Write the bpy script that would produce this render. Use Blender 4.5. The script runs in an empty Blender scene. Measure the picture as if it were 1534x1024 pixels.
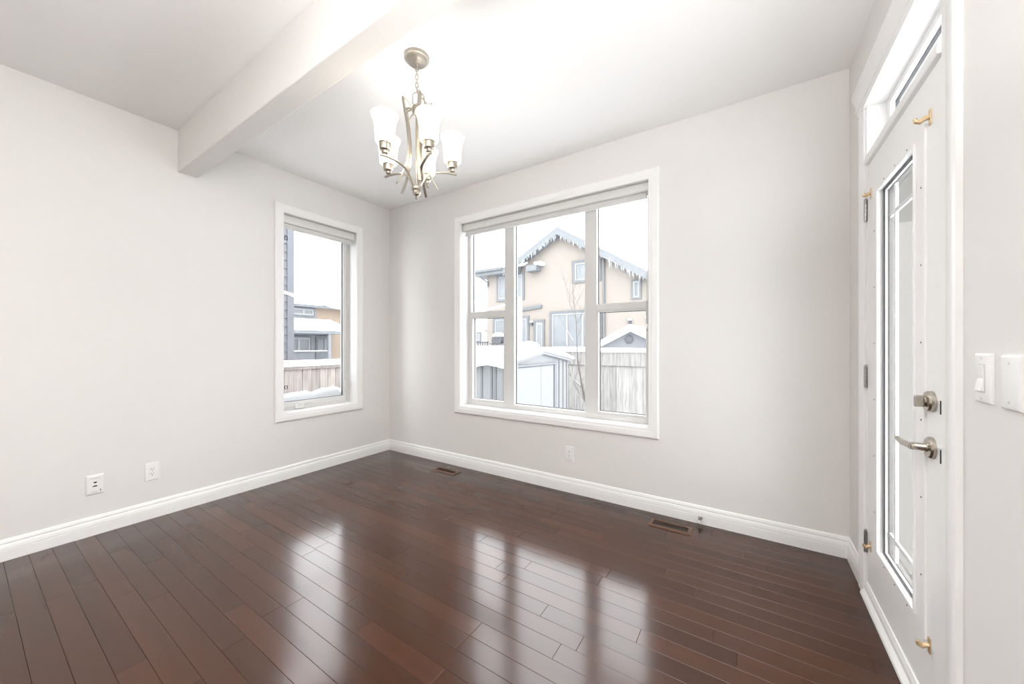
import bpy, bmesh, math, random
from mathutils import Vector, Matrix
random.seed(7)
sc = bpy.context.scene
COL = sc.collection
PI = math.pi

# ------------------------------------------------------------------ camera
cam_data = bpy.data.cameras.new('camera')
cam_data.sensor_width = 36.0
cam_data.lens = 545.1 / 1534 * 36
cam_data.shift_y = 5.1 / 1534
cam_data.clip_start = 0.02
cam_data.clip_end = 300
cam = bpy.data.objects.new('camera', cam_data)
COL.objects.link(cam)
cam.location = (3.4545, -2.7337, 1.1905)
cam.rotation_euler = (PI / 2, 0, 0.5763)
sc.camera = cam

# ------------------------------------------------------------------ view, sky, large lights
sc.view_settings.view_transform = 'Standard'
sc.view_settings.look = 'None'
sc.view_settings.gamma = 1
sc.view_settings.use_curve_mapping = False
sc.view_settings.exposure = 0.1
world = bpy.data.worlds.new('overcast_sky')
sc.world = world
world.use_nodes = True
bg = world.node_tree.nodes['Background']
bg.inputs[0].default_value = (0.97, 0.985, 1.0, 1)
bg.inputs[1].default_value = 7.0
sc.cycles.max_bounces = 10
sc.cycles.diffuse_bounces = 6
sc.cycles.transparent_max_bounces = 16
sc.cycles.use_denoising = True
sc.cycles.use_adaptive_sampling = False
sc.cycles.sample_clamp_indirect = 30.0
sc.cycles.caustics_reflective = False
sc.cycles.caustics_refractive = False


def area_light(name, loc, rot, sx, sy, power, col):
    d = bpy.data.lights.new(name, 'AREA')
    d.shape = 'RECTANGLE'; d.size = sx; d.size_y = sy
    d.energy = power; d.color = col
    o = bpy.data.objects.new(name, d)
    COL.objects.link(o); o.location = loc; o.rotation_euler = rot
    return o


# unseen fill lights added in the room behind the camera
area_light('unseen_ceiling_fill', (2.4, -4.3, 2.70), (0, 0, 0), 2.4, 1.6, 56, (1.0, 0.985, 0.97))  # added fill under the ceiling, no fixture is built there
area_light('unseen_rear_fill', (1.9, -6.4, 1.5), (PI / 2, 0, 0), 3.2, 2.0, 3, (1.0, 0.985, 0.97))  # added fill before the plain rear wall, which has no windows

for pname, ploc, prot, pw, ph in (('window_portal', (1.962, 0.21, 1.49), (-PI / 2, 0, 0), 1.80, 1.82),
                                  ('window_portal', (-0.21, -0.777, 1.48), (0, -PI / 2, 0), 1.80, 0.74),
                                  ('door_portal', (4.14, -0.77, 1.17), (0, PI / 2, 0), 2.34, 0.86)):
    po = area_light(pname, ploc, prot, pw, ph, 1.0, (1, 1, 1))      # sampling portals: they guide the sky light in
    po.data.cycles.is_portal = True
area_light('unseen_upward_fill', (3.46, -2.78, 1.68), (PI, 0, 0), 0.8, 0.6, 64, (1.0, 0.99, 0.98))  # added unseen fill beside the camera, aimed up to brighten ceiling and walls

W, H = 3.929, 2.74          # right wall plane, ceiling height
REAR = -6.5
GRADE = -0.80               # yard level


# ------------------------------------------------------------------ materials
def mat(name, col, rough=0.5, metal=0.0, spec=0.5, bump=0.0, bscale=200, noise=0.0, nscale=5, emis=None, coat=0.0):
    m = bpy.data.materials.new(name); m.use_nodes = True
    nt = m.node_tree; p = nt.nodes['Principled BSDF']
    c = (col[0], col[1], col[2], 1)
    p.inputs['Base Color'].default_value = c
    p.inputs['Roughness'].default_value = rough
    p.inputs['Metallic'].default_value = metal
    p.inputs['Specular IOR Level'].default_value = spec
    if coat: p.inputs['Coat Weight'].default_value = coat
    tc = None
    if bump or noise:
        tc = nt.nodes.new('ShaderNodeTexCoord')
    if noise:
        n = nt.nodes.new('ShaderNodeTexNoise'); n.inputs['Scale'].default_value = nscale
        n.inputs['Detail'].default_value = 4
        nt.links.new(tc.outputs['Object'], n.inputs['Vector'])
        mx = nt.nodes.new('ShaderNodeMix'); mx.data_type = 'RGBA'
        mx.inputs[6].default_value = tuple(x * (1 - noise) for x in col) + (1,)
        mx.inputs[7].default_value = tuple(min(1, x * (1 + noise)) for x in col) + (1,)
        nt.links.new(n.outputs['Fac'], mx.inputs[0])
        nt.links.new(mx.outputs[2], p.inputs['Base Color'])
    if bump:
        n = nt.nodes.new('ShaderNodeTexNoise'); n.inputs['Scale'].default_value = bscale
        n.inputs['Detail'].default_value = 3
        nt.links.new(tc.outputs['Object'], n.inputs['Vector'])
        b = nt.nodes.new('ShaderNodeBump'); b.inputs['Strength'].default_value = bump
        b.inputs['Distance'].default_value = 0.002
        nt.links.new(n.outputs['Fac'], b.inputs['Height'])
        nt.links.new(b.outputs['Normal'], p.inputs['Normal'])
    if emis:
        p.inputs['Emission Color'].default_value = tuple(emis[:3]) + (1,)
        p.inputs['Emission Strength'].default_value = emis[3]
    return m


M = {}
M['wall'] = mat('wall_paint', (0.79, 0.778, 0.758), 0.75, bump=0.08, bscale=350)
M['ceiling'] = mat('ceiling_paint', (0.91, 0.908, 0.90), 0.9, bump=0.15, bscale=160)
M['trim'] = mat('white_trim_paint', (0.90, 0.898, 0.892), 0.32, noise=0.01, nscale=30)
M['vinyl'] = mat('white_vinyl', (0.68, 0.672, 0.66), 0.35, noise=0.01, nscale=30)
M['plate'] = mat('white_plastic', (0.87, 0.87, 0.86), 0.28, noise=0.005, nscale=60)
M['chain'] = mat('grey_bead_chain', (0.42, 0.42, 0.42), 0.4, noise=0.05)
M['dark'] = mat('dark_slot', (0.02, 0.02, 0.02), 0.6, noise=0.1)
M['gasket'] = mat('grey_gasket', (0.10, 0.10, 0.105), 0.6, noise=0.1)
M['nickel'] = mat('brushed_nickel', (0.47, 0.43, 0.37), 0.30, metal=1.0, noise=0.06, nscale=300)
M['lockset'] = mat('satin_nickel_lockset', (0.50, 0.46, 0.40), 0.22, metal=1.0, noise=0.06, nscale=300)
M['steel'] = mat('hinge_steel', (0.42, 0.41, 0.40), 0.35, metal=1.0, noise=0.08, nscale=200)
M['brass'] = mat('brass', (0.74, 0.55, 0.34), 0.4, metal=0.7, noise=0.08, nscale=80)
M['shade_fabric'] = mat('roller_fabric', (0.74, 0.74, 0.72), 0.7, bump=0.2, bscale=700)
M['vent'] = mat('brown_register', (0.11, 0.052, 0.028), 0.40, noise=0.12, nscale=60)
M['rubber'] = mat('white_rubber', (0.7, 0.69, 0.67), 0.6, noise=0.03)
M['snow'] = mat('snow', (0.86, 0.88, 0.91), 0.9, bump=0.5, bscale=14, noise=0.03, nscale=3)
M['stucco'] = mat('beige_stucco', (0.196, 0.1744, 0.1552), 0.95, bump=0.4, bscale=60, noise=0.05, nscale=1.2)
M['stucco_orange'] = mat('orange_stucco', (0.208, 0.16, 0.124), 0.95, bump=0.4, bscale=60, noise=0.05)
M['grey_trim'] = mat('grey_house_trim', (0.104, 0.1096, 0.116), 0.8, noise=0.25, nscale=7)
M['grey_siding'] = mat('grey_siding', (0.152, 0.1576, 0.168), 0.8, noise=0.08, nscale=4)
M['dark_siding'] = mat('slate_siding', (0.1, 0.1024, 0.1136), 0.8, noise=0.15, nscale=3)
M['pale_siding'] = mat('pale_siding', (0.232, 0.232, 0.2296), 0.85, noise=0.04)
M['shingle'] = mat('grey_shingles', (0.128, 0.1336, 0.14), 0.9, noise=0.3, nscale=9)
M['white_metal'] = mat('white_shed_panel', (0.216, 0.2192, 0.2224), 0.5, noise=0.03, nscale=5)
M['house_glass'] = mat('far_window_glass', (0.144, 0.152, 0.16), 0.3, spec=0.3, noise=0.3, nscale=1.5)
M['iron'] = mat('black_iron', (0.05, 0.05, 0.055), 0.5, noise=0.2)
M['bark'] = mat('pale_bark', (0.104, 0.096, 0.0896), 0.9, noise=0.45, nscale=9)
M['ice'] = mat('ice', (0.264, 0.28, 0.296), 0.15, spec=0.7, noise=0.05)
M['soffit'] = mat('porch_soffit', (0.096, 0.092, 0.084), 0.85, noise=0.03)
M['beige_cladding'] = mat('beige_cladding', (0.15, 0.141, 0.130), 0.7, noise=0.02)
M['deck'] = mat('deck_boards', (0.35, 0.31, 0.27), 0.8, noise=0.15)


def wood_fence(name, col):
    m = bpy.data.materials.new(name); m.use_nodes = True
    nt = m.node_tree; p = nt.nodes['Principled BSDF']; p.inputs['Roughness'].default_value = 0.9
    tc = nt.nodes.new('ShaderNodeTexCoord')
    mp = nt.nodes.new('ShaderNodeMapping'); mp.inputs['Scale'].default_value = (9, 9, 0.9)
    n = nt.nodes.new('ShaderNodeTexNoise'); n.inputs['Scale'].default_value = 3; n.inputs['Detail'].default_value = 6
    geo = nt.nodes.new('ShaderNodeNewGeometry')
    nt.links.new(tc.outputs['Object'], mp.inputs['Vector']); nt.links.new(mp.outputs[0], n.inputs['Vector'])
    cr = nt.nodes.new('ShaderNodeValToRGB')
    e = cr.color_ramp.elements
    e[0].position = 0.30; e[0].color = (col[0] * .72, col[1] * .70, col[2] * .68, 1)
    e[1].position = 0.62; e[1].color = (min(1, col[0] * 1.12), min(1, col[1] * 1.12), min(1, col[2] * 1.12), 1)
    nt.links.new(n.outputs['Fac'], cr.inputs[0])
    hs = nt.nodes.new('ShaderNodeHueSaturation')
    mr = nt.nodes.new('ShaderNodeMapRange'); mr.inputs[3].default_value = 0.82; mr.inputs[4].default_value = 1.12
    nt.links.new(geo.outputs['Random Per Island'], mr.inputs[0]); nt.links.new(mr.outputs[0], hs.inputs['Value'])
    nt.links.new(cr.outputs[0], hs.inputs['Color']); nt.links.new(hs.outputs[0], p.inputs['Base Color'])
    return m


M['fence'] = wood_fence('weathered_fence_wood', (0.256, 0.248, 0.236))
M['fence_brown'] = wood_fence('brown_fence_wood', (0.232, 0.204, 0.188))


def floor_mat():
    m = bpy.data.materials.new('espresso_hardwood'); m.use_nodes = True
    nt = m.node_tree; p = nt.nodes['Principled BSDF']
    geo = nt.nodes.new('ShaderNodeNewGeometry'); tc = nt.nodes.new('ShaderNodeTexCoord')
    cr = nt.nodes.new('ShaderNodeValToRGB'); el = cr.color_ramp.elements
    el[0].position = 0; el[0].color = (0.040, 0.0125, 0.0046, 1)
    el[1].position = 1; el[1].color = (0.062, 0.0200, 0.0080, 1)
    x = el.new(0.5); x.color = (0.046, 0.0148, 0.0057, 1)
    nt.links.new(geo.outputs['Random Per Island'], cr.inputs[0])
    mp = nt.nodes.new('ShaderNodeMapping'); mp.inputs['Scale'].default_value = (0.5, 7, 1)
    nt.links.new(tc.outputs['Object'], mp.inputs['Vector'])
    ad = nt.nodes.new('ShaderNodeVectorMath'); ad.operation = 'ADD'
    sc3 = nt.nodes.new('ShaderNodeVectorMath'); sc3.operation = 'SCALE'; sc3.inputs[0].default_value = (37, 11, 0)
    nt.links.new(geo.outputs['Random Per Island'], sc3.inputs['Scale'])
    nt.links.new(mp.outputs[0], ad.inputs[0]); nt.links.new(sc3.outputs[0], ad.inputs[1])
    n = nt.nodes.new('ShaderNodeTexNoise'); n.inputs['Scale'].default_value = 2.2; n.inputs['Detail'].default_value = 2
    nt.links.new(ad.outputs[0], n.inputs['Vector'])
    hs = nt.nodes.new('ShaderNodeHueSaturation')
    mr = nt.nodes.new('ShaderNodeMapRange'); mr.inputs[1].default_value = 0.25; mr.inputs[2].default_value = 0.75
    mr.inputs[3].default_value = 0.88; mr.inputs[4].default_value = 1.12
    nt.links.new(n.outputs['Fac'], mr.inputs[0]); nt.links.new(mr.outputs[0], hs.inputs['Value'])
    nt.links.new(cr.outputs[0], hs.inputs['Color']); nt.links.new(hs.outputs[0], p.inputs['Base Color'])
    p.inputs['Roughness'].default_value = 0.30
    p.inputs['Specular IOR Level'].default_value = 0.03
    p.inputs['Coat Weight'].default_value = 1.0
    p.inputs['Coat IOR'].default_value = 1.47
    p.inputs['Coat Roughness'].default_value = 0.15
    n2 = nt.nodes.new('ShaderNodeTexNoise'); n2.inputs['Scale'].default_value = 6; n2.inputs['Detail'].default_value = 2
    nt.links.new(tc.outputs['Object'], n2.inputs['Vector'])
    b = nt.nodes.new('ShaderNodeBump'); b.inputs['Strength'].default_value = 0.12; b.inputs['Distance'].default_value = 0.004
    nt.links.new(n2.outputs['Fac'], b.inputs['Height'])
    nt.links.new(b.outputs['Normal'], p.inputs['Normal']); nt.links.new(b.outputs['Normal'], p.inputs['Coat Normal'])
    return m


M['floor'] = floor_mat()


def glass_mat(name, tint, ior=1.45):
    m = bpy.data.materials.new(name); m.use_nodes = True
    nt = m.node_tree; nt.nodes.clear()
    o = nt.nodes.new('ShaderNodeOutputMaterial'); mx = nt.nodes.new('ShaderNodeMixShader')
    t = nt.nodes.new('ShaderNodeBsdfTransparent'); t.inputs[0].default_value = tint + (1,)
    g = nt.nodes.new('ShaderNodeBsdfGlossy'); g.inputs['Roughness'].default_value = 0.0
    f = nt.nodes.new('ShaderNodeFresnel'); f.inputs[0].default_value = ior
    ge = nt.nodes.new('ShaderNodeNewGeometry')            # only the outer face of a pane reflects
    sb = nt.nodes.new('ShaderNodeMath'); sb.operation = 'SUBTRACT'; sb.inputs[0].default_value = 1.0
    ml = nt.nodes.new('ShaderNodeMath'); ml.operation = 'MULTIPLY'
    nt.links.new(ge.outputs['Backfacing'], sb.inputs[1]); nt.links.new(sb.outputs[0], ml.inputs[0])
    nt.links.new(f.outputs[0], ml.inputs[1]); nt.links.new(ml.outputs[0], mx.inputs[0])
    nt.links.new(t.outputs[0], mx.inputs[1])
    nt.links.new(g.outputs[0], mx.inputs[2]); nt.links.new(mx.outputs[0], o.inputs[0])
    return m


M['glass'] = glass_mat('window_glass', (0.97, 0.98, 0.985), 1.25)


def frosted():
    m = bpy.data.materials.new('frosted_opal_glass'); m.use_nodes = True
    nt = m.node_tree; nt.nodes.clear()
    o = nt.nodes.new('ShaderNodeOutputMaterial')
    tr = nt.nodes.new('ShaderNodeBsdfTranslucent'); tr.inputs[0].default_value = (0.95, 0.93, 0.88, 1)
    df = nt.nodes.new('ShaderNodeBsdfPrincipled'); df.inputs['Base Color'].default_value = (0.9, 0.88, 0.84, 1)
    df.inputs['Roughness'].default_value = 0.35
    tp = nt.nodes.new('ShaderNodeBsdfTransparent'); tp.inputs[0].default_value = (1, 0.97, 0.92, 1)
    em = nt.nodes.new('ShaderNodeEmission'); em.inputs[0].default_value = (1, 0.95, 0.86, 1); em.inputs[1].default_value = 0.12
    m1 = nt.nodes.new('ShaderNodeMixShader'); m1.inputs[0].default_value = 0.2
    m2 = nt.nodes.new('ShaderNodeMixShader'); m2.inputs[0].default_value = 0.72
    ad = nt.nodes.new('ShaderNodeAddShader')
    nt.links.new(tr.outputs[0], m1.inputs[1]); nt.links.new(df.outputs[0], m1.inputs[2])
    nt.links.new(m1.outputs[0], m2.inputs[1]); nt.links.new(tp.outputs[0], m2.inputs[2])
    nt.links.new(m2.outputs[0], ad.inputs[0]); nt.links.new(em.outputs[0], ad.inputs[1])
    nt.links.new(ad.outputs[0], o.inputs[0])
    return m


M['opal'] = frosted()
M['bulb'] = mat('lit_bulb', (0.9, 0.88, 0.8), 0.4, emis=(1, 0.92, 0.80, 2.0))


# ------------------------------------------------------------------ object helpers
def world_origin(o):
    v = Vector((0, 0, 0))
    while o is not None:
        v += Vector(o.location); o = o.parent
    return v


def tag(o, label=None, cat=None, group=None, kind=None):
    if label: o['label'] = label
    if cat: o['category'] = cat
    if group: o['group'] = group
    if kind: o['kind'] = kind
    return o


def thing(name, loc, label=None, cat=None, group=None, kind=None, parent=None):
    o = bpy.data.objects.new(name, None); COL.objects.link(o)
    o.empty_display_size = 0.05
    if parent is not None:
        o.parent = parent; o.location = Vector(loc) - world_origin(parent)
    else:
        o.location = loc
    return tag(o, label, cat, group, kind)


class MB:
    def __init__(s):
        s.v = []; s.f = []

    def add(s, verts, faces):
        n = len(s.v); s.v += [tuple(p) for p in verts]
        s.f += [tuple(i + n for i in f) for f in faces]
        return s

    def box(s, a, b):
        x0, y0, z0 = (min(a[i], b[i]) for i in range(3)); x1, y1, z1 = (max(a[i], b[i]) for i in range(3))
        return s.add([(x0, y0, z0), (x1, y0, z0), (x1, y1, z0), (x0, y1, z0), (x0, y0, z1), (x1, y0, z1), (x1, y1, z1), (x0, y1, z1)],
                     [(0, 3, 2, 1), (4, 5, 6, 7), (0, 1, 5, 4), (1, 2, 6, 5), (2, 3, 7, 6), (3, 0, 4, 7)])

    def pbox(s, pm, u0, u1, v0, v1, h0, h1):
        return s.add([pm(u, v, h) for h in (h0, h1) for (u, v) in ((u0, v0), (u1, v0), (u1, v1), (u0, v1))],
                     [(0, 3, 2, 1), (4, 5, 6, 7), (0, 1, 5, 4), (1, 2, 6, 5), (2, 3, 7, 6), (3, 0, 4, 7)])

    def ring(s, pm, rect, prof):
        """sweep a closed profile of (outward offset, height) round a rectangle (u0,v0,u1,v1)"""
        u0, v0, u1, v1 = rect; vs = []; fs = []; n = len(prof)
        for (o, h) in prof:
            vs += [pm(u0 - o, v0 - o, h), pm(u1 + o, v0 - o, h), pm(u1 + o, v1 + o, h), pm(u0 - o, v1 + o, h)]
        for i in range(n):
            j = (i + 1) % n
            for k in range(4):
                l = (k + 1) % 4
                fs.append((i * 4 + k, i * 4 + l, j * 4 + l, j * 4 + k))
        return s.add(vs, fs)

    def rframe(s, pm, outer, inner, h0, h1):
        a = outer; b = inner
        cs = lambda r: [(r[0], r[1]), (r[2], r[1]), (r[2], r[3]), (r[0], r[3])]
        vs = [pm(u, v, h) for (r, h) in ((a, h0), (a, h1), (b, h1), (b, h0)) for (u, v) in cs(r)]
        fs = []
        for i in range(4):
            j = (i + 1) % 4
            for k in range(4):
                l = (k + 1) % 4
                fs.append((i * 4 + k, i * 4 + l, j * 4 + l, j * 4 + k))
        return s.add(vs, fs)

    def prism(s, poly, f0, f1):
        """poly: list of 2D points; f0,f1: maps (a,b)->3D for both ends"""
        n = len(poly)
        vs = [f0(*p) for p in poly] + [f1(*p) for p in poly]
        fs = [tuple(range(n))[::-1], tuple(range(n, 2 * n))] + [(i, (i + 1) % n, n + (i + 1) % n, n + i) for i in range(n)]
        return s.add(vs, fs)

    def lathe(s, prof, c, n=24, axis='Z', tf=None):
        vs = []; fs = []; m = len(prof)
        for (r, z) in prof:
            for k in range(n):
                a = 2 * PI * k / n
                p = Vector((r * math.cos(a), r * math.sin(a), z))
                if tf is not None: p = tf @ p
                vs.append(tuple(p + Vector(c)))
        for i in range(m - 1):
            for k in range(n):
                l = (k + 1) % n
                fs.append((i * n + k, i * n + l, (i + 1) * n + l, (i + 1) * n + k))
        if prof[0][0] > 1e-6: fs.append(tuple(range(n))[::-1])
        if prof[-1][0] > 1e-6: fs.append(tuple(range((m - 1) * n, m * n)))
        return s.add(vs, fs)

    def tube(s, pts, r, n=8, closed=False):
        pts = [Vector(p) for p in pts]; N = len(pts)
        rr = r if isinstance(r, (list, tuple)) else [r] * N
        vs = []; fs = []; ref = None
        for i, p in enumerate(pts):
            a = pts[(i - 1) % N] if (closed or i > 0) else pts[i]
            b = pts[(i + 1) % N] if (closed or i < N - 1) else pts[i]
            t = (b - a).normalized()
            if ref is None:
                ref = t.orthogonal().normalized()
            ref = (ref - t * ref.dot(t)).normalized()
            bn = t.cross(ref)
            for k in range(n):
                an = 2 * PI * k / n
                vs.append(tuple(p + (ref * math.cos(an) + bn * math.sin(an)) * rr[i]))
        for i in range(N if closed else N - 1):
            j = (i + 1) % N
            for k in range(n):
                l = (k + 1) % n
                fs.append((i * n + k, i * n + l, j * n + l, j * n + k))
        if not closed:
            fs.append(tuple(range(n))[::-1]); fs.append(tuple(range((N - 1) * n, N * n)))
        return s.add(vs, fs)

    def strap(s, path, c, ang, width, thick):
        """flat bar following (r,z) path in the vertical plane at angle ang about centre c"""
        er = Vector((math.cos(ang), math.sin(ang), 0)); et = Vector((-math.sin(ang), math.cos(ang), 0)); ez = Vector((0, 0, 1))
        P = [Vector(c) + er * r + ez * z for r, z in path]; N = len(P); vs = []; fs = []
        for i, p in enumerate(P):
            t = (P[min(i + 1, N - 1)] - P[max(i - 1, 0)]).normalized(); nn = t.cross(et)
            for a, b in ((-.5, -.5), (.5, -.5), (.5, .5), (-.5, .5)):
                vs.append(tuple(p + et * a * width + nn * b * thick))
        for i in range(N - 1):
            for k in range(4):
                l = (k + 1) % 4
                fs.append((i * 4 + k, i * 4 + l, i * 4 + 4 + l, i * 4 + 4 + k))
        fs.append((3, 2, 1, 0)); fs.append(tuple(range(4 * N - 4, 4 * N)))
        return s.add(vs, fs)

    def build(s, name, m, parent=None, smooth=None, bevel=None, recalc=True, label=None):
        org = world_origin(parent) if parent is not None else Vector((0, 0, 0))
        me = bpy.data.meshes.new(name)
        bm = bmesh.new()
        bv = [bm.verts.new(Vector(p) - org) for p in s.v]
        for f in s.f:
            try: bm.faces.new([bv[i] for i in f])
            except ValueError: pass
        bmesh.ops.remove_doubles(bm, verts=bm.verts, dist=1e-6)
        if recalc: bmesh.ops.recalc_face_normals(bm, faces=bm.faces)
        bm.to_mesh(me); bm.free()
        me.materials.append(m)
        if smooth:
            for p in me.polygons: p.use_smooth = True
            me.set_sharp_from_angle(angle=math.radians(smooth))
        o = bpy.data.objects.new(name, me); COL.objects.link(o)
        if parent is not None: o.parent = parent
        if bevel:
            b = o.modifiers.new('bevel', 'BEVEL'); b.width = bevel; b.segments = 3; b.limit_method = 'ANGLE'
            b.harden_normals = False
        if label: o['label'] = label
        return o


def spline(pts, n=6):
    """Catmull-Rom through points (tuples of any dimension)"""
    out = []; P = [pts[0]] + list(pts) + [pts[-1]]
    for i in range(1, len(P) - 2):
        for k in range(n):
            t = k / n
            out.append(tuple(0.5 * (2 * b + (c - a) * t + (2 * a - 5 * b + 4 * c - d) * t * t + (3 * b - a - 3 * c + d) * t ** 3)
                             for a, b, c, d in zip(P[i - 1], P[i], P[i + 1], P[i + 2])))
    out.append(tuple(pts[-1]))
    return out


PB = lambda u, v, h: (u, -h, v)          # back wall (faces the room at y<0)
PL = lambda u, v, h: (h, u, v)           # left wall
PR = lambda u, v, h: (W - h, u, v)       # right wall

# ------------------------------------------------------------------ room shell
T = 0.20
BW = (1.073, 0.595, 2.852, 2.387)        # back window opening x0,z0,x1,z1
LW = (-1.135, 0.586, -0.419, 2.371)      # left window opening y0,z0,y1,z1
DO = (-1.200, 0.0, -0.345, 2.335)        # door opening y0,z0,y1,z1


def wall_with_hole(pm, u0, u1, v0, v1, hole, t):
    m = MB(); a, b, c, d = hole
    m.pbox(pm, u0, a, v0, v1, -t, 0); m.pbox(pm, c, u1, v0, v1, -t, 0)
    if b > v0: m.pbox(pm, a, c, v0, b, -t, 0)
    m.pbox(pm, a, c, d, v1, -t, 0)
    return m


def structure(o, label, cat):
    return tag(o, label, cat, None, 'structure')


structure(wall_with_hole(PB, -T, W + T, -0.1, H, BW, T).build('wall_back', M['wall']), 'pale greige wall around the wide three-part window', 'wall')
structure(wall_with_hole(PL, REAR - T, 0.0, -0.1, H, LW, T).build('wall_left', M['wall']), 'pale greige wall around the narrow single window', 'wall')
structure(wall_with_hole(PR, REAR - T, 0.0, -0.1, H, DO, T).build('wall_right', M['wall']), 'pale wall holding the white patio door and the switches', 'wall')
structure(MB().box((0, REAR - T, -0.1), (W, REAR, H)).build('wall_rear', M['wall']), 'plain wall closing the room behind the viewer', 'wall')
structure(MB().box((-T, REAR - T, H), (W + T, T, H + 0.25)).build('ceiling', M['ceiling']), 'flat white ceiling over the dining area', 'ceiling')
structure(MB().box((0, -1.847, 2.440), (W, -1.734, H)).build('ceiling_beam', M['wall'], bevel=0.006), 'painted dropped beam crossing the ceiling beside the chandelier', 'beam')

# floor: individual planks with eased edges, long side along the back wall
fb = MB(); PWD = 0.08375
row0 = -2.413
k0 = int(math.floor((REAR - row0) / PWD)); k1 = int(math.ceil((0 - row0) / PWD))
for k in range(k0, k1):
    ya = max(row0 + k * PWD, REAR); yb = min(ya + PWD if ya > REAR else row0 + (k + 1) * PWD, 0.0)
    if yb - ya < 0.004: continue
    x = -random.uniform(0, 0.8)
    while x < W:
        L = random.choice([0.42, 0.55, 0.7, 0.85, 0.95, 1.1, 1.2]) * random.uniform(0.9, 1.1)
        xa, xb = max(x, 0), min(x + L, W); x += L
        if xb - xa < 0.01: continue
        e = 0.0011; g = 0.00015; d = 0.0011; tl = random.uniform(-.0016, .0016); tx = random.uniform(-.00025, .00025)
        zt = lambda px, py: (py - (ya + yb) / 2) * tl + (px - (xa + xb) / 2) * tx - 0.0004
        top = [(px, py, zt(px, py)) for px, py in ((xa + e, ya + e), (xb - e, ya + e), (xb - e, yb - e), (xa + e, yb - e))]
        mid = [(px, py, zt(px, py) - d) for px, py in ((xa + g, ya + g), (xb - g, ya + g), (xb - g, yb - g), (xa + g, yb - g))]
        bot = [(px, py, -0.015) for px, py in ((xa + g, ya + g), (xb - g, ya + g), (xb - g, yb - g), (xa + g, yb - g))]
        fb.add(top + mid + bot, [(0, 1, 2, 3)] + [(i, 4 + i, 4 + (i + 1) % 4, (i + 1) % 4) for i in range(4)] +
               [(4 + i, 8 + i, 8 + (i + 1) % 4, 4 + (i + 1) % 4) for i in range(4)] + [(11, 10, 9, 8)])
fl = structure(fb.build('floor', M['floor'], recalc=False), 'glossy dark espresso hardwood plank floor', 'floor')
structure(MB().box((-0.0, REAR, -0.1), (W, 0, -0.016)).build('floor_base', M['dark']), 'subfloor under the hardwood planks', 'floor')

# baseboards
bbp = [(0, 0), (0.014, 0), (0.014, 0.055), (0.0125, 0.0565), (0.0125, 0.059), (0.014, 0.0605), (0.0135, 0.078), (0.010, 0.088),
       (0.0075, 0.090), (0.0075, 0.094), (0.0095, 0.097), (0.0085, 0.108), (0.005, 0.116), (0, 0.118)]
PROF = bbp
# mitred in the corners: end points slide along the wall with the offset
structure(MB().prism(PROF, lambda h, z: (h, -h, z), lambda h, z: (W - h, -h, z)).build('baseboard_back', M['trim'], smooth=25), 'white moulded baseboard under the wide window', 'baseboard')
structure(MB().prism(PROF, lambda h, z: (h, REAR, z), lambda h, z: (h, -h, z)).build('baseboard_left', M['trim'], smooth=25), 'white moulded baseboard under the narrow window and outlets', 'baseboard')
structure(MB().prism(PROF, lambda h, z: (W - h, -h, z), lambda h, z: (W - h, -0.272, z)).build('baseboard_right', M['trim'], smooth=25), 'short white baseboard between wall corner and door casing', 'baseboard')
structure(MB().prism(PROF, lambda h, z: (W - h, REAR, z), lambda h, z: (W - h, -1.284, z)).build('baseboard_right', M['trim'], smooth=25), 'white baseboard below the light switches', 'baseboard')

# ------------------------------------------------------------------ windows
CAS = [(0, -0.002), (0, 0.010), (0.004, 0.012), (0.018, 0.0125), (0.024, 0.0165), (0.030, 0.0175), (0.054, 0.019), (0.061, 0.019), (0.067, 0.015), (0.0715, 0.012), (0.0715, -0.002)]


def spacer(pm, r, h, parent):
    return MB().ring(pm, r, [(0.0, h - 0.004), (0.0, h + 0.006), (0.0045, h + 0.006), (0.0045, h - 0.004)]).build('glazing_gasket', M['gasket'], parent, label='dark gasket line')


# --- wide back window
w1 = thing('window_1', ((BW[0] + BW[2]) / 2, 0, BW[1]), 'wide white window of three tall panes on the back wall', 'window', None, 'structure')
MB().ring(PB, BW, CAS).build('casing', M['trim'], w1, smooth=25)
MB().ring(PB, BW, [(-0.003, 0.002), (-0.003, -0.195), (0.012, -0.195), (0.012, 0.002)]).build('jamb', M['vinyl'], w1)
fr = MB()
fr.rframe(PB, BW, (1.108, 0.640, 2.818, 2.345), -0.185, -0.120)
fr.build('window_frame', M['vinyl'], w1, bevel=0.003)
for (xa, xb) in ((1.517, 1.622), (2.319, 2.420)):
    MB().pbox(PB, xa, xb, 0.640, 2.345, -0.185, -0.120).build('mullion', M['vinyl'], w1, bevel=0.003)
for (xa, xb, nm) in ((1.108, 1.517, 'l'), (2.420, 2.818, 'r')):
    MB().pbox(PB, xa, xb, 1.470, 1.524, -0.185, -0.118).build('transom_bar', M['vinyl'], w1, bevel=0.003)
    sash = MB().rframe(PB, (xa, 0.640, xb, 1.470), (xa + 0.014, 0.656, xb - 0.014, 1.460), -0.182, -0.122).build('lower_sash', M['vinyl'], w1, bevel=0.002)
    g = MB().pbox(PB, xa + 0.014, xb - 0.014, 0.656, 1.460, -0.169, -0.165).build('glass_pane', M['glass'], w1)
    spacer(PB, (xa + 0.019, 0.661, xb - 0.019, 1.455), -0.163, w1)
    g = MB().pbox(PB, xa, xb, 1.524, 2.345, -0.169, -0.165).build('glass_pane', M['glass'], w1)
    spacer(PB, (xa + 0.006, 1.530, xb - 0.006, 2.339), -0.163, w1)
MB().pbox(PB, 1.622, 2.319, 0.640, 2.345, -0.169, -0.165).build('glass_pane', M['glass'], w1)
spacer(PB, (1.628, 0.646, 2.313, 2.339), -0.163, w1)

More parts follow.
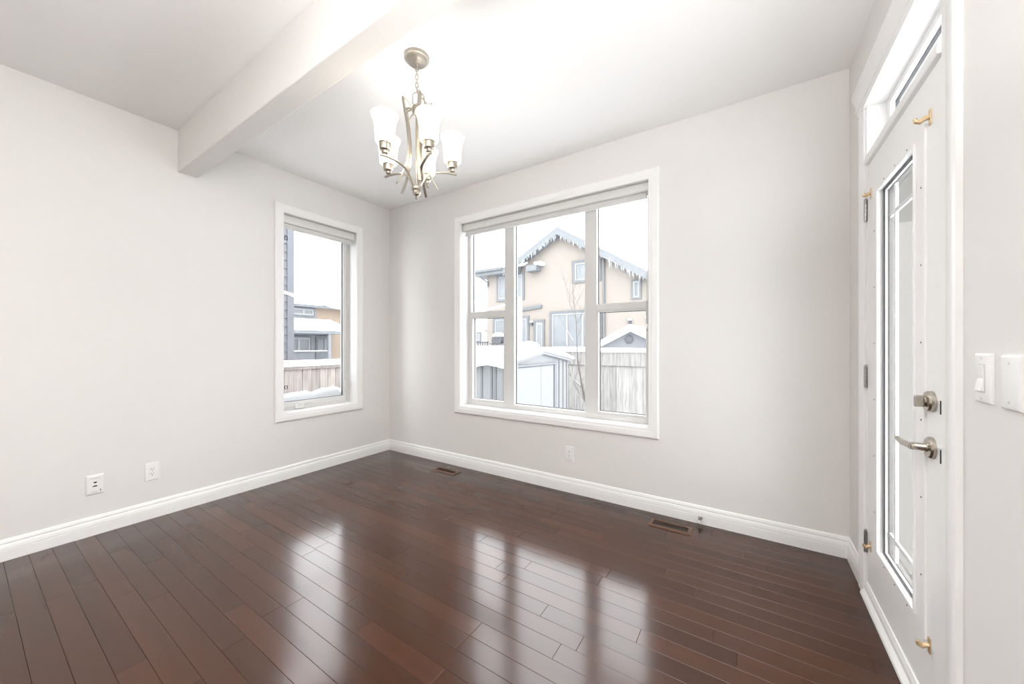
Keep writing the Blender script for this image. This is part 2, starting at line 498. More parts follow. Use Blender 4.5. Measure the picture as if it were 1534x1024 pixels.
# --- narrow left window
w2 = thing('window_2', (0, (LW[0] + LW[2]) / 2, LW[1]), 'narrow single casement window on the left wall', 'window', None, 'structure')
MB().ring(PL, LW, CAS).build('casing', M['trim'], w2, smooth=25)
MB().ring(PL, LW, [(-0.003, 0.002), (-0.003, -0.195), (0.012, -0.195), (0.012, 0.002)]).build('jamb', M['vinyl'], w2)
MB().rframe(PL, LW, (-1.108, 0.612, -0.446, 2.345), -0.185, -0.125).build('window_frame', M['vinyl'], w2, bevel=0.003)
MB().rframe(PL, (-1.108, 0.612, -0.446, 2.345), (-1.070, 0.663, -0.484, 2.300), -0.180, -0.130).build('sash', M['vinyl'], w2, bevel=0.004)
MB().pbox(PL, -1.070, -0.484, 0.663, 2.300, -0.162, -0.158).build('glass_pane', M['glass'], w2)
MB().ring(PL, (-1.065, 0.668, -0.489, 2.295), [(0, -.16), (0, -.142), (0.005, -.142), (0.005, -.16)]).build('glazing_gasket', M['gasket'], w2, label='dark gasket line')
# folding crank handle on the bottom of the frame
ck = MB().add([], [])
ck.prism([(-0.985, 0), (-0.975, 0.016), (-0.91, 0.018), (-0.89, 0)], lambda u, h: (-0.125 + h, u, 0.598), lambda u, h: (-0.125 + h * .7, u, 0.634))
cko = ck.build('crank_handle', M['vinyl'], w2, bevel=0.003)
MB().tube(spline([(-0.108, -0.955, 0.632), (-0.100, -0.92, 0.640), (-0.100, -0.87, 0.648), (-0.104, -0.83, 0.640)], 5), [0.006] * 6 + [0.0065] * 6 + [0.005] * 4, 8).build('crank_arm', M['vinyl'], cko, smooth=40)
lk = MB().pbox(PL, -0.476, -0.452, 0.72, 0.82, -0.130, -0.118).build('sash_lock', M['vinyl'], w2, bevel=0.003)
MB().tube([(-0.115, -0.464, 0.775), (-0.095, -0.462, 0.80), (-0.085, -0.460, 0.835)], [0.007, 0.006, 0.005], 8).build('lock_lever', M['vinyl'], lk, smooth=40)
for z in (2.186, 0.80):
    MB().ring(lambda u, v, h: (-0.150 + h, u, v), (-1.052, z - 0.012, -1.034, z + 0.012), [(0, 0), (0, 0.006), (0.004, 0.006), (0.004, 0)]).build('screen_clip', M['dark'], w2, label='small dark screen clip')

# --- transom window above the door and the patio door
d1 = thing('door_1', (W, -0.755, 0), 'white glazed patio door with transom and nickel lever', 'door', None, 'structure')
# casing legs and header
legp = [(0, 0), (0.010, 0), (0.012, 0.012), (0.016, 0.02), (0.017, 0.05), (0.017, 0.062), (0.014, 0.070), (0, 0.070)]  # (proud, offset)
MB().prism(legp, lambda h, o: (W - h, -0.342 + o, 0), lambda h, o: (W - h, -0.342 + o, 2.33)).build('door_casing', M['trim'], d1, smooth=25)
MB().prism(legp, lambda h, o: (W - h, -1.212 - o, 0), lambda h, o: (W - h, -1.212 - o, 2.33)).build('door_casing', M['trim'], d1, smooth=25)
hp = [(0, 2.325), (0.016, 2.325), (0.017, 2.352), (0.023, 2.356), (0.025, 2.362), (0.023, 2.368), (0.018, 2.372), (0.020, 2.378), (0.026, 2.40), (0.033, 2.424), (0.036, 2.426), (0.036, 2.442), (0, 2.442)]
MB().prism(hp, lambda h, z: (W - h, -0.268 + h * 0.8, z), lambda h, z: (W - h, -1.286 - h * 0.8, z)).build('door_header', M['trim'], d1, smooth=25)
# jambs, transom bar, head
jb = MB()
jb.box((W - 0.002, -0.357, 0), (W + 0.19, -0.342, 2.335)); jb.box((W - 0.002, -1.215, 0), (W + 0.19, -1.157, 2.335))
jb.box((W - 0.002, -1.157, 2.325), (W + 0.19, -0.357, 2.34))
jb.box((W + 0.05, -1.157, 0), (W + 0.075, -1.142, 2.045))
jb.build('door_jamb', M['trim'], d1, bevel=0.002)
MB().prism([(-0.010, 2.047), (-0.012, 2.06), (-0.008, 2.088), (0.02, 2.094), (0.19, 2.094), (0.19, 2.047)], lambda h, z: (W + h, -0.357, z), lambda h, z: (W + h, -1.157, z)).build('transom_bar', M['trim'], d1, bevel=0.002)
tw = MB().rframe(lambda u, v, h: (W + h, u, v), (-1.157, 2.094, -0.357, 2.325), (-1.115, 2.132, -0.407, 2.297), 0.066, 0.12).build('transom_sash', M['trim'], d1, bevel=0.002)
MB().box((W + 0.096, -1.115, 2.132), (W + 0.100, -0.407, 2.297)).build('glass_pane', M['glass'], tw)
MB().ring(lambda u, v, h: (W + h, u, v), (-1.111, 2.136, -0.411, 2.293), [(0, .084), (0, .096), (0.004, .096), (0.004, .084)]).build('glazing_gasket', M['gasket'], tw)
bm_ = MB().box((W + 0.047, -0.376, 0.0), (W + 0.195, -0.3565, 1.75)).build('brick_moulding', M['beige_cladding'], d1, label='beige outer moulding seen through the door glass')
MB().box((W + 0.047, -0.376, 1.75), (W + 0.195, -0.3565, 2.045)).build('shaded_jamb_top', M['soffit'], d1, label='added grey piece for the shaded top of the outer moulding')  # added grey piece, its colour stands in for shade high on the jamb
# slab
PX = lambda u, v, h: (W - h, u, v)
SL = (-1.153, 0.030, -0.361, 2.038)
slab = MB().rframe(PX, SL, (-1.045, 0.262, -0.469, 1.888), -0.045, 0.0).build('door_panel', M['trim'], d1, bevel=0.0015)
# lite frame: flat rim with an inner step
LF = (-1.050, 0.256, -0.464, 1.894)
lf = MB().rframe(PX, LF, (-0.976, 0.296, -0.556, 1.862), -0.002, 0.006)
lf.rframe(PX, (-0.980, 0.292, -0.552, 1.866), (-0.972, 0.304, -0.562, 1.856), -0.012, 0.012)
lfo = lf.build('lite_frame', M['trim'], d1, bevel=0.002)
st = MB().rframe(PX, (-0.976, 0.29, -0.552, 1.868), (-0.962, 0.312, -0.578, 1.848), -0.045, -0.012).build('glazing_stop', M['trim'], lfo)
MB().rframe(PX, (-0.972, 0.302, -0.562, 1.858), (-0.958, 0.314, -0.584, 1.846), -0.047, -0.021).build('outer_stop', M['beige_cladding'], lfo)
MB().ring(PX, (-0.966, 0.310, -0.574, 1.851), [(0, -.012), (0, -.006), (0.005, -.006), (0.005, -.012)]).build('glazing_gasket', M['gasket'], lfo)
MB().box((W + 0.016, -0.97, 0.30), (W + 0.020, -0.56, 1.86)).build('glass_pane', M['glass'], d1)
gr = MB()
for y in (-0.655, -0.905): gr.box((W + 0.021, y - 0.009, 0.302), (W + 0.031, y + 0.009, 1.858))
for z in (0.395, 1.735): gr.box((W + 0.0215, -0.97, z - 0.009), (W + 0.0305, -0.56, z + 0.009))
gr.build('grille', M['trim'], d1, bevel=0.002, label='white prairie grille bars')
# screw holes on the rim
RX = Matrix.Rotation(-PI / 2, 4, 'Y')


def disc(mb, x, y, z, r, h, n=12):
    return mb.lathe([(r, 0), (r, h * .7), (r * .8, h)], (x, y, z), n, tf=RX)


for y in (-0.500, -1.025):
    for z in (0.45, 0.70, 0.95, 1.20, 1.45, 1.70):
        disc(MB(), W - 0.006, y, z, 0.003, 0.0012).build('screw', M['gasket'], lfo)
for y in (-0.64, -0.77, -0.90):
    for z in (0.276, 1.878):
        disc(MB(), W - 0.006, y, z, 0.003, 0.0012).build('screw', M['gasket'], lfo)
# hinges
for z in (1.832, 1.040, 0.257):
    h = MB().box((W - 0.0035, -0.357, z - 0.05), (W - 0.0005, -0.330, z + 0.05)).build('hinge', M['steel'], d1, label='grey steel hinge')
    kn = MB()
    for i in range(5): kn.lathe([(0.0065, 0), (0.0065, 0.0188)], (W - 0.006, -0.359, z - 0.05 + i * 0.0202), 12)
    kn.lathe([(0.0045, 0), (0.004, 0.006), (0, 0.008)], (W - 0.006, -0.359, z + 0.051), 10)
    kn.build('hinge_knuckle', M['steel'], h, smooth=40)
    for dz in (-.034, .0, .034):
        disc(MB(), W - 0.0032, -0.341 - (0.004 if dz == 0 else 0), z + dz, 0.004, 0.001).build('screw', M['dark'], h)
# deadbolt with thumb turn
db = MB(); db.lathe([(0.032, 0), (0.032, 0.010), (0.028, 0.015), (0.016, 0.017), (0.014, 0.020), (0, 0.020)], (W, -1.092, 1.018), 32, tf=RX)
dbo = db.build('deadbolt', M['lockset'], d1, smooth=35, label='round satin nickel deadbolt')
MB().box((W - 0.040, -1.098, 1.000), (W - 0.018, -1.086, 1.036)).build('thumb_turn', M['lockset'], dbo, bevel=0.003)
# lever
lv = MB(); lv.lathe([(0.033, 0), (0.033, 0.007), (0.029, 0.012), (0.015, 0.014), (0.012, 0.018), (0.011, 0.048), (0, 0.05)], (W, -1.092, 0.876), 32, tf=RX)
lvo = lv.build('door_lever', M['lockset'], d1, smooth=35, label='satin nickel lever handle')
pth = spline([(W - 0.046, -1.100, 0.876), (W - 0.049, -1.080, 0.876), (W - 0.051, -1.050, 0.875), (W - 0.051, -1.025, 0.874), (W - 0.052, -1.005, 0.876), (W - 0.053, -0.990, 0.880)], 5)
MB().tube(pth, [0.0105] * 6 + [0.0098] * 8 + [0.0085] * 6 + [0.007] * 5 + [0.006], 12).build('lever_arm', M['lockset'], lvo, smooth=40)
# latch / strike plates at the slab edge
for z in (1.008, 0.864):
    MB().box((W - 0.0035, -1.1580, z - 0.020), (W + 0.02, -1.1535, z + 0.020)).build('strike_plate', M['dark'], d1, label='dark strike plate')
# brass curtain-rod brackets left at the four corners of the lite
for (y, z, L, s) in ((-1.078, 1.900, 0.032, 1), (-0.420, 1.893, 0.022, 1), (-1.072, 0.255, 0.024, 1), (-0.420, 0.262, 0.022, 1)):
    b = MB().box((W - 0.003, y - 0.008, z - 0.024), (W, y + 0.008, z + 0.024)).build('curtain_bracket', M['brass'], d1, bevel=0.001, label='small brass curtain rod bracket')
    MB().tube([(W - 0.002, y, z), (W - L * .45, y, z - 0.002), (W - L * .75, y, z - 0.010), (W - L, y, z - 0.006), (W - L - .003, y, z + 0.004)], [0.0075, 0.0075, 0.0065, 0.007, 0.005], 10).build('bracket_hook', M['brass'], b, smooth=40)
# sweep and threshold
MB().prism([(0, 0.030), (0.008, 0.032), (0.010, 0.050), (0.004, 0.068), (0, 0.070)], lambda h, z: (W - h, -0.362, z), lambda h, z: (W - h, -1.152, z)).build('door_sweep', M['trim'], d1)
MB().prism([(0.024, 0), (0.022, 0.010), (0.010, 0.026), (-0.15, 0.028), (-0.15, 0)], lambda h, z: (W - h, -0.345, z), lambda h, z: (W - h, -1.212, z)).build('threshold', M['trim'], d1)

# ------------------------------------------------------------------ roller shades
sh = thing('roller_shade', (1.96, -0.0, 2.32), 'wide rolled-up roller shade with bead chain in the big window', 'roller shade')
MB().prism([(-0.002, 2.322), (-0.002, 2.340), (0.004, 2.372), (0.010, 2.3835), (0.070, 2.3845), (0.070, 2.322), (0.060, 2.316), (0.006, 2.316)],
           lambda y, z: (1.082, y + 0.020, z), lambda y, z: (2.845, y + 0.020, z)).build('cassette', M['shade_fabric'], sh, bevel=0.002)
MB().box((1.105, 0.049, 2.292), (2.828, 0.051, 2.33)).build('fabric', M['shade_fabric'], sh)
MB().prism([(0.041, 2.270), (0.039, 2.280), (0.043, 2.294), (0.057, 2.294), (0.061, 2.280), (0.058, 2.270)], lambda y, z: (1.098, y, z), lambda y, z: (2.830, y, z)).build('hem_bar', M['vinyl'], sh, bevel=0.002)
bc = MB(); zz = 2.33
while zz > 1.31:
    for dx in (-0.0045, 0.0045):
        bc.lathe([(0, -.003), (0.0027, -.0016), (0.0027, .0016), (0, .003)], (2.832 + dx, 0.036, zz), 6)
    zz -= 0.0085
for k in range(7):
    a = PI * k / 6
    bc.lathe([(0, -.003), (0.0027, -.0016), (0.0027, .0016), (0, .003)], (2.832 + 0.0045 * math.cos(a), 0.036, 1.308 - 0.008 * math.sin(a)), 6)
bc.tube([(2.8275, .036, 2.33), (2.8275, .036, 1.305)], .0005, 5); bc.tube([(2.8365, .036, 2.33), (2.8365, .036, 1.305)], .0005, 5)
bc.build('bead_chain', M['chain'], sh)
MB().box((2.826, 0.030, 1.315), (2.838, 0.042, 1.345)).build('chain_weight', M['plate'], sh, bevel=0.002)

s2 = thing('roller_shade', (0, -0.777, 2.29), 'short rolled-up roller shade in the narrow window', 'roller shade')
MB().prism([(0.002, 2.296), (0.002, 2.320), (-0.003, 2.352), (-0.010, 2.3665), (-0.070, 2.3675), (-0.070, 2.296), (-0.060, 2.290), (-0.006, 2.290)],
           lambda x, z: (x - 0.022, -1.128, z), lambda x, z: (x - 0.022, -0.424, z)).build('cassette', M['shade_fabric'], s2, bevel=0.002)
MB().box((-0.053, -1.115, 2.262), (-0.051, -0.440, 2.30)).build('fabric', M['shade_fabric'], s2)
MB().tube([(-0.052, -1.118, 2.256), (-0.052, -0.434, 2.256)], 0.0125, 16).build('hem_bar', M['vinyl'], s2, smooth=40)


# ------------------------------------------------------------------ outlets, switches
def plate(pm, u, v, w, h, t=0.0055):
    """bevelled wall plate: swept profile around a centre rectangle, closed with a face"""
    m = MB()
    lv = [(w / 2, h / 2, 0), (w / 2, h / 2, t * .45), (w / 2 - .003, h / 2 - .003, t * .85), (w / 2 - .007, h / 2 - .007, t)]
    vs = []
    for (a, b, z) in lv: vs += [pm(u - a, v - b, z), pm(u + a, v - b, z), pm(u + a, v + b, z), pm(u - a, v + b, z)]
    fs = [(3, 2, 1, 0), (12, 13, 14, 15)]
    for i in range(3):
        for k in range(4):
            l = (k + 1) % 4
            fs.append((i * 4 + k, i * 4 + l, i * 4 + 4 + l, i * 4 + 4 + k))
    return m.add(vs, fs)


def small(pm, name, u, v, w, h, h0, h1, m, par, bev=0.0006):
    return MB().pbox(pm, u - w / 2, u + w / 2, v - h / 2, v + h / 2, h0, h1).build(name, m, par, bevel=bev)


def outlet(pm, u, v, label, group=None):
    o = thing('wall_outlet', pm(u, v, 0), label, 'outlet', group)
    plate(pm, u, v, 0.074, 0.120).build('cover_plate', M['plate'], o, smooth=20)
    face = small(pm, 'receptacle', u, v, 0.034, 0.068, 0.004, 0.0068, M['plate'], o)
    for dv in (0.0165, -0.0165):
        for du, hh in ((-0.0063, 0.0085), (0.0063, 0.007)):
            small(pm, 'slot', u + du, v + dv + .004, 0.0022, hh, 0.0060, 0.0072, M['dark'], face, None)
        small(pm, 'ground_hole', u, v + dv - .0075, 0.0046, 0.0046, 0.0060, 0.0072, M['dark'], face, None)
    return o


outlet(PL, -1.981, 0.321, 'white duplex power outlet on the left wall nearer the window')
outlet(PB, 2.234, 0.312, 'white power outlet on the back wall under the wide window')
# data / cable plate
dp = thing('media_plate', PL(-2.243, 0.315, 0), 'white media wall plate with a dark cable jack, left of the power outlet', 'wall plate')
plate(PL, -2.243, 0.315, 0.076, 0.122, 0.008).build('cover_plate', M['plate'], dp, smooth=20)
dpi = small(PL, 'insert', -2.243, 0.315, 0.056, 0.098, 0.006, 0.0088, M['plate'], dp)
small(PL, 'label_strip', -2.243, 0.356, 0.046, 0.006, 0.0080, 0.0092, M['rubber'], dpi, None)
small(PL, 'label_strip', -2.249, 0.272, 0.034, 0.005, 0.0080, 0.0092, M['rubber'], dpi, None)
MB().prism([(-2.252, 0.333), (-2.234, 0.333), (-2.239, 0.324), (-2.247, 0.324)], lambda u, v: PL(u, v, .0082), lambda u, v: PL(u, v, .0093)).build('jack', M['dark'], dpi)
MB().prism([(-2.256, 0.303), (-2.249, 0.311), (-2.238, 0.311), (-2.232, 0.303)], lambda u, v: PL(u, v, .0082), lambda u, v: PL(u, v, .0093)).build('jack', M['dark'], dpi)
small(PL, 'screw', -2.221, 0.277, 0.003, 0.011, 0.0080, 0.0094, M['dark'], dpi, None)
# switch
swt = thing('light_switch', PR(-1.392, 1.112, 0), 'white rocker light switch beside the door casing', 'light switch')
plate(PR, -1.392, 1.112, 0.072, 0.117, 0.0075).build('cover_plate', M['plate'], swt, smooth=20)
small(PR, 'switch_well', -1.392, 1.112, 0.036, 0.069, 0.004, 0.0080, M['vinyl'], swt)
MB().prism([(0.006, 1.081), (0.0145, 1.082), (0.0088, 1.112), (0.0105, 1.143), (0.006, 1.143)], lambda h, v: PR(-1.378, v, h), lambda h, v: PR(-1.406, v, h)).build('rocker', M['plate'], swt, bevel=0.001)
for v in (1.112 + 0.048, 1.112 - 0.048): disc(MB(), W - 0.0072, -1.392, v, 0.0028, 0.0012).build('screw', M['rubber'], swt)
bl = thing('blank_plate', PR(-1.502, 1.110, 0), 'white blank wall plate with two screws, right of the light switch', 'wall plate')
plate(PR, -1.502, 1.110, 0.072, 0.117, 0.0075).build('cover_plate', M['plate'], bl, smooth=20)
for v in (1.110 + 0.042, 1.110 - 0.042): disc(MB(), W - 0.0072, -1.502, v, 0.0028, 0.0012).build('screw', M['rubber'], bl)


# ------------------------------------------------------------------ floor registers and door stop
def register(x0, x1, y0, y1, label, light):
    o = thing('floor_register', ((x0 + x1) / 2, (y0 + y1) / 2, 0), label, 'floor vent', 'brown floor registers')
    ix0, ix1, iy0, iy1 = x0 + 0.034, x1 - 0.034, y0 + 0.027, y1 - 0.027
    m = MB().ring(lambda u, v, h: (u, v, h), (ix0, iy0, ix1, iy1), [(0, -0.002), (0, 0.0075), (0.006, 0.0085), (0.021, 0.007), (0.027, 0.0025), (0.027, 0.0005)])
    m.build('rim', M['vent'], o, smooth=20)
    MB().box((ix0, iy0, 0.0004), (ix1, iy1, 0.0010)).build('duct_opening', M['dark'], o)
    n = 14
    for i in range(1, n):
        x = ix0 + (ix1 - ix0) * i / n
        MB().add([(x - .001, iy0, .0012), (x + .001, iy0, .0012), (x + .003, iy0, .0062), (x + .001, iy0, .0062),
                  (x - .001, iy1, .0012), (x + .001, iy1, .0012), (x + .003, iy1, .0062), (x + .001, iy1, .0062)],
                 [(0, 3, 2, 1), (4, 5, 6, 7), (0, 1, 5, 4), (1, 2, 6, 5), (2, 3, 7, 6), (3, 0, 4, 7)]).build('louver', M['vent'], o)
    return o


register(0.918, 1.198, -0.236, -0.134, 'brown floor vent near the room corner, under the left end of the wide window', False)
register(2.885, 3.163, -0.222, -0.108, 'brown floor vent beside the door stop, nearer the patio door', True)
ds = thing('door_stop', (3.184, -0.014, 0.040), 'small chrome spring door stop on the back baseboard', 'door stop')
RY = Matrix.Rotation(PI / 2, 4, 'X')
MB().lathe([(0.012, 0), (0.012, 0.002), (0.009, 0.006), (0.004, 0.008)], (3.184, -0.014, 0.040), 16, tf=RY).build('flange', M['steel'], ds, smooth=35)
hx = [(3.184 + 0.0065 * math.cos(t * 0.8), -0.020 - t * 0.00055, 0.040 + 0.0065 * math.sin(t * 0.8)) for t in range(0, 100)]
MB().tube(hx, 0.0011, 6).build('spring', M['steel'], ds, smooth=60)
MB().lathe([(0.005, 0), (0.0085, 0.002), (0.0085, 0.014), (0.006, 0.018), (0, 0.019)], (3.184, -0.072, 0.040), 16, tf=RY).build('rubber_tip', M['rubber'], ds, smooth=35)

# ------------------------------------------------------------------ chandelier
CX, CY = 1.958, -1.371
ch = thing('chandelier', (CX, CY, H), 'five-light brushed nickel chandelier with white glass shades hanging from the ceiling', 'chandelier')
C0 = (CX, CY, 0)
MB().lathe([(0.066, H), (0.066, H - 0.010), (0.064, H - 0.014), (0.055, H - 0.016), (0.054, H - 0.024), (0.048, H - 0.030), (0.012, H - 0.036), (0.010, H - 0.048), (0.006, H - 0.052), (0, H - 0.053)], C0, 40).build('canopy', M['nickel'], ch, smooth=30)


def link(c, axis_t, lng, wid, r, rot):
    """an elongated chain link centred at c, long axis axis_t"""
    t = Vector(axis_t).normalized(); s_ = t.orthogonal().normalized(); s_ = Matrix.Rotation(rot, 3, t) @ s_
    pts = []
    for k in range(16):
        a = 2 * PI * k / 16
        lx = (lng / 2 - wid / 2) * (1 if math.cos(a) > 0.001 else -1 if math.cos(a) < -0.001 else 0) + wid / 2 * math.cos(a)
        pts.append(Vector(c) + t * lx + s_ * (wid / 2 * math.sin(a)))
    return MB().tube(pts, r, 6, True)


z = 2.690
for i in range(6):
    link((CX, CY, z - 0.011), (0, 0, 1), 0.031, 0.015, 0.0023, PI / 2 * i).build('chain_link', M['nickel'], ch, smooth=50)
    z -= 0.0225
# spare chain looping down beside the hanger ring
crt = Vector((0.8386, 0.545, 0))
sp = spline([(0.004, 2.562), (0.020, 2.552), (0.032, 2.525), (0.045, 2.495), (0.058, 2.465), (0.060, 2.440), (0.050, 2.425)], 4)
for i in range(0, len(sp) - 2, 3):
    a, b = sp[i], sp[min(i + 3, len(sp) - 1)]
    pa = Vector((CX, CY, a[1])) + crt * a[0]; pb = Vector((CX, CY, b[1])) + crt * b[0]
    link((pa + pb) / 2, pb - pa, (pb - pa).length + 0.007, 0.014, 0.0022, PI / 2 * (i // 3)).build('chain_link', M['nickel'], ch, smooth=50)
MB().tube([Vector((CX, CY, 2.69)) + crt * .003, Vector((CX, CY, 2.63)) + crt * .006, Vector((CX, CY, 2.57)) + crt * .004, Vector((CX, CY, 2.52)) + crt * .022, Vector((CX, CY, 2.48)) + crt * 0.01], 0.0016, 6).build('supply_wire', M['rubber'], ch, smooth=50)
# hanger ring
hr = [Vector((CX, CY, 2.516)) + crt * x + Vector((0, 0, zz)) for x, zz in ((-.012, .034), (.012, .034), (.022, .022), (.022, -.022), (.012, -.034), (-.012, -.034), (-.022, -.022), (-.022, .022))]
MB().tube(hr, 0.003, 8, True).build('hanger_ring', M['nickel'], ch, smooth=60)
MB().lathe([(0, 2.488), (0.006, 2.487), (0.008, 2.478), (0.021, 2.476), (0.026, 2.470), (0.027, 2.455), (0.024, 2.440), (0.016, 2.431), (0.009, 2.428)], C0, 28).build('crown_hub', M['nickel'], ch, smooth=35)
MB().lathe([(0.0065, 2.036), (0.0065, 2.432)], C0, 14).build('center_rod', M['nickel'], ch, smooth=40)
MB().lathe([(0, 1.976), (0.005, 1.978), (0.008, 1.985), (0.005, 1.992), (0.010, 1.996), (0.018, 2.000), (0.022, 2.010), (0.019, 2.019), (0.018, 2.024), (0.027, 2.027), (0.028, 2.039), (0.022, 2.045), (0.006, 2.047)], C0, 28).build('bottom_hub', M['nickel'], ch, smooth=35)
SPH = 4.60
strap_path = spline([(0.080, 2.494), (0.076, 2.470), (0.069, 2.430), (0.058, 2.37), (0.048, 2.29), (0.047, 2.22), (0.060, 2.145), (0.083, 2.085), (0.112, 2.030)], 5)
arm_path = spline([(0.018, 2.040), (0.030, 2.066), (0.052, 2.100), (0.085, 2.124), (0.125, 2.134), (0.165, 2.136), (0.190, 2.135), (0.214, 2.131)], 6)
SHD = [(0.040, 0), (0.046, 0.003), (0.0475, 0.015), (0.0475, 0.035), (0.0485, 0.06), (0.0515, 0.085), (0.057, 0.108), (0.0645, 0.128), (0.0675, 0.137), (0.0665, 0.1385),
       (0.063, 0.128), (0.0545, 0.106), (0.049, 0.083), (0.046, 0.06), (0.045, 0.035), (0.045, 0.015), (0.042, 0.0055), (0.036, 0.005)]
for k in range(5):
    a = 0.66 + k * 2 * PI / 5
    st_ = MB().strap(strap_path, C0, a, 0.0150, 0.006).build('strap', M['nickel'], ch, smooth=30, bevel=0.0012)
    er = Vector((math.cos(a), math.sin(a), 0))
    for pth_ in ([(0.022, 2.458), (0.036, 2.472), (0.056, 2.486), (0.079, 2.490)], [(0.022, 2.446), (0.038, 2.438), (0.056, 2.422), (0.064, 2.398)]):
        MB().tube([Vector(C0) + er * r_ + Vector((0, 0, z_)) for r_, z_ in spline(pth_, 4)], 0.0042, 8).build('scroll_rod', M['nickel'], st_, smooth=50)
for k in range(5):
    a = SPH + k * 2 * PI / 5
    MB().strap(arm_path, C0, a, 0.0145, 0.007).build('arm', M['nickel'], ch, smooth=30, bevel=0.0012)
    sx, sy = CX + 0.190 * math.cos(a), CY + 0.190 * math.sin(a)
    so = MB().lathe([(0.006, 2.135), (0.006, 2.142), (0.015, 2.146), (0.017, 2.156), (0.021, 2.160), (0.0255, 2.163), (0.0265, 2.168), (0.0265, 2.192), (0.030, 2.193), (0.031, 2.197), (0.027, 2.200), (0.010, 2.200)], (sx, sy, 0), 24).build('socket', M['nickel'], ch, smooth=35)
    MB().lathe(SHD, (sx, sy, 2.199), 36).build('lamp_shade', M['opal'], ch, smooth=50)
    MB().lathe([(0.011, 2.200), (0.012, 2.212), (0.020, 2.232), (0.024, 2.250), (0.020, 2.268), (0.010, 2.278), (0, 2.281)], (sx, sy, 0), 18).build('bulb', M['bulb'], ch, smooth=50)
    d = bpy.data.lights.new('bulb_light', 'POINT'); d.energy = 6; d.color = (1, 0.995, 0.975); d.shadow_soft_size = 0.030
    lo = bpy.data.objects.new('bulb_light', d); COL.objects.link(lo); lo.parent = ch
    lo.location = Vector((sx, sy, 2.242)) - Vector(ch.location)

# ------------------------------------------------------------------ outdoors
def snow_slab(poly, f0, f1):
    return MB().prism(poly, f0, f1)


def snow_strip(name, parent, a, b, width, thick, seg=14, seed=1, down=0.0):
    """lumpy snow lying along a line a->b (tops of fences, sills, roofs)"""
    rnd = random.Random(seed); a = Vector(a); b = Vector(b); t = (b - a).normalized(); s_ = Vector((-t.y, t.x, 0)).normalized()
    m = MB(); N = seg; prof = [(-.5, -down), (-.54, .25), (-.42, .72), (-.15, 1.0), (.15, 1.0), (.42, .72), (.54, .25), (.5, -down)]
    vs = []; fs = []
    for i in range(N + 1):
        p = a.lerp(b, i / N); k = 1 + rnd.uniform(-.16, .16); e = 0.25 if i in (0, N) else 1
        for (u, h) in prof:
            vs.append(tuple(p + s_ * (u * width) + Vector((0, 0, (h * thick * k * e) if h > 0 else h * thick))))
    n = len(prof)
    for i in range(N):
        for k in range(n):
            l = (k + 1) % n
            fs.append((i * n + k, i * n + l, (i + 1) * n + l, (i + 1) * n + k))
    fs.append(tuple(range(n))); fs.append(tuple(range(N * n, N * n + n))[::-1])
    return m.add(vs, fs).build(name, M['snow'], parent, smooth=60)


gm = MB(); gx = [-60 + 4 * i for i in range(31)]; gy = [0.2 + 3 * i for i in range(24)]
NG = 40; vs = []; fs = []; rnd = random.Random(3)
for j in range(NG + 1):
    for i in range(NG + 1):
        x = -60 + 120 * i / NG; y = -40 + 110 * j / NG
        vs.append((x, y, GRADE + rnd.uniform(-.05, .05)))
for j in range(NG):
    for i in range(NG):
        k = j * (NG + 1) + i; fs.append((k, k + 1, k + NG + 2, k + NG + 1))
structure(gm.add(vs, fs).build('ground', M['snow'], recalc=False, smooth=180), 'snow-covered yard outside the windows', 'ground')

# snow lying on the outside sills
snow_strip('sill_snow', None, (-0.215, -1.12, 0.585), (-0.215, -0.62, 0.585), 0.07, 0.10, 12, 5)
so = bpy.data.objects['sill_snow']; tag(so, 'ridge of snow on the outer sill of the narrow window', 'snow')
for v in so.data.vertices:
    f = (v.co.y + 1.12) / 0.66
    if v.co.z > 0.59: v.co.z += 0.030 + 0.055 * f
for v in so.data.vertices:
    v.co.y = -1.12 + (v.co.y + 1.12) / 0.50 * 0.69


# --- fences
def fence(name, a, b, top, base, mboard, label, group, trim_h, seed, side, posts=True):
    a = Vector(a); b = Vector(b); t = (b - a).normalized(); L = (b - a).length; n = Vector((-t.y, t.x, 0)) * side
    root = thing(name, (a.x, a.y, base), label, 'fence', group)
    m = MB(); rnd = random.Random(seed); x = 0
    while x < L:
        w = 0.138
        p = a + t * (x + 0.002); q = a + t * min(x + w - 0.004, L); j = rnd.uniform(-.004, .004)
        P0 = p + n * j; Q0 = q + n * j; P1 = P0 + n * 0.018; Q1 = Q0 + n * 0.018
        m.add([(v.x, v.y, zz) for zz in (base, top - 0.01) for v in (P0, Q0, Q1, P1)],
              [(0, 3, 2, 1), (4, 5, 6, 7), (0, 1, 5, 4), (1, 2, 6, 5), (2, 3, 7, 6), (3, 0, 4, 7)])
        x += w
    m.build('board_panel', mboard, root)
    k = MB(); c0 = a + n * (-.03); c1 = b + n * (-.03); e0 = a + n * .05; e1 = b + n * .05
    k.add([(v.x, v.y, zz) for zz in (top - trim_h, top) for v in (c0, c1, e1, e0)],
          [(0, 3, 2, 1), (4, 5, 6, 7), (0, 1, 5, 4), (1, 2, 6, 5), (2, 3, 7, 6), (3, 0, 4, 7)])
    k.build('top_rail', mboard, root)
    x = 0
    while posts and x < L:
        p = a + t * x + n * 0.07
        MB().box((p.x - .045, p.y - .045, base), (p.x + .045, p.y + .045, top - .02)).build('post', mboard, root)
        x += 2.4
    snow_strip('snow_cap', root, a + Vector((0, 0, top)) + n * .01, b + Vector((0, 0, top)) + n * .01, 0.13, 0.095, int(L / .35), seed)
    return root


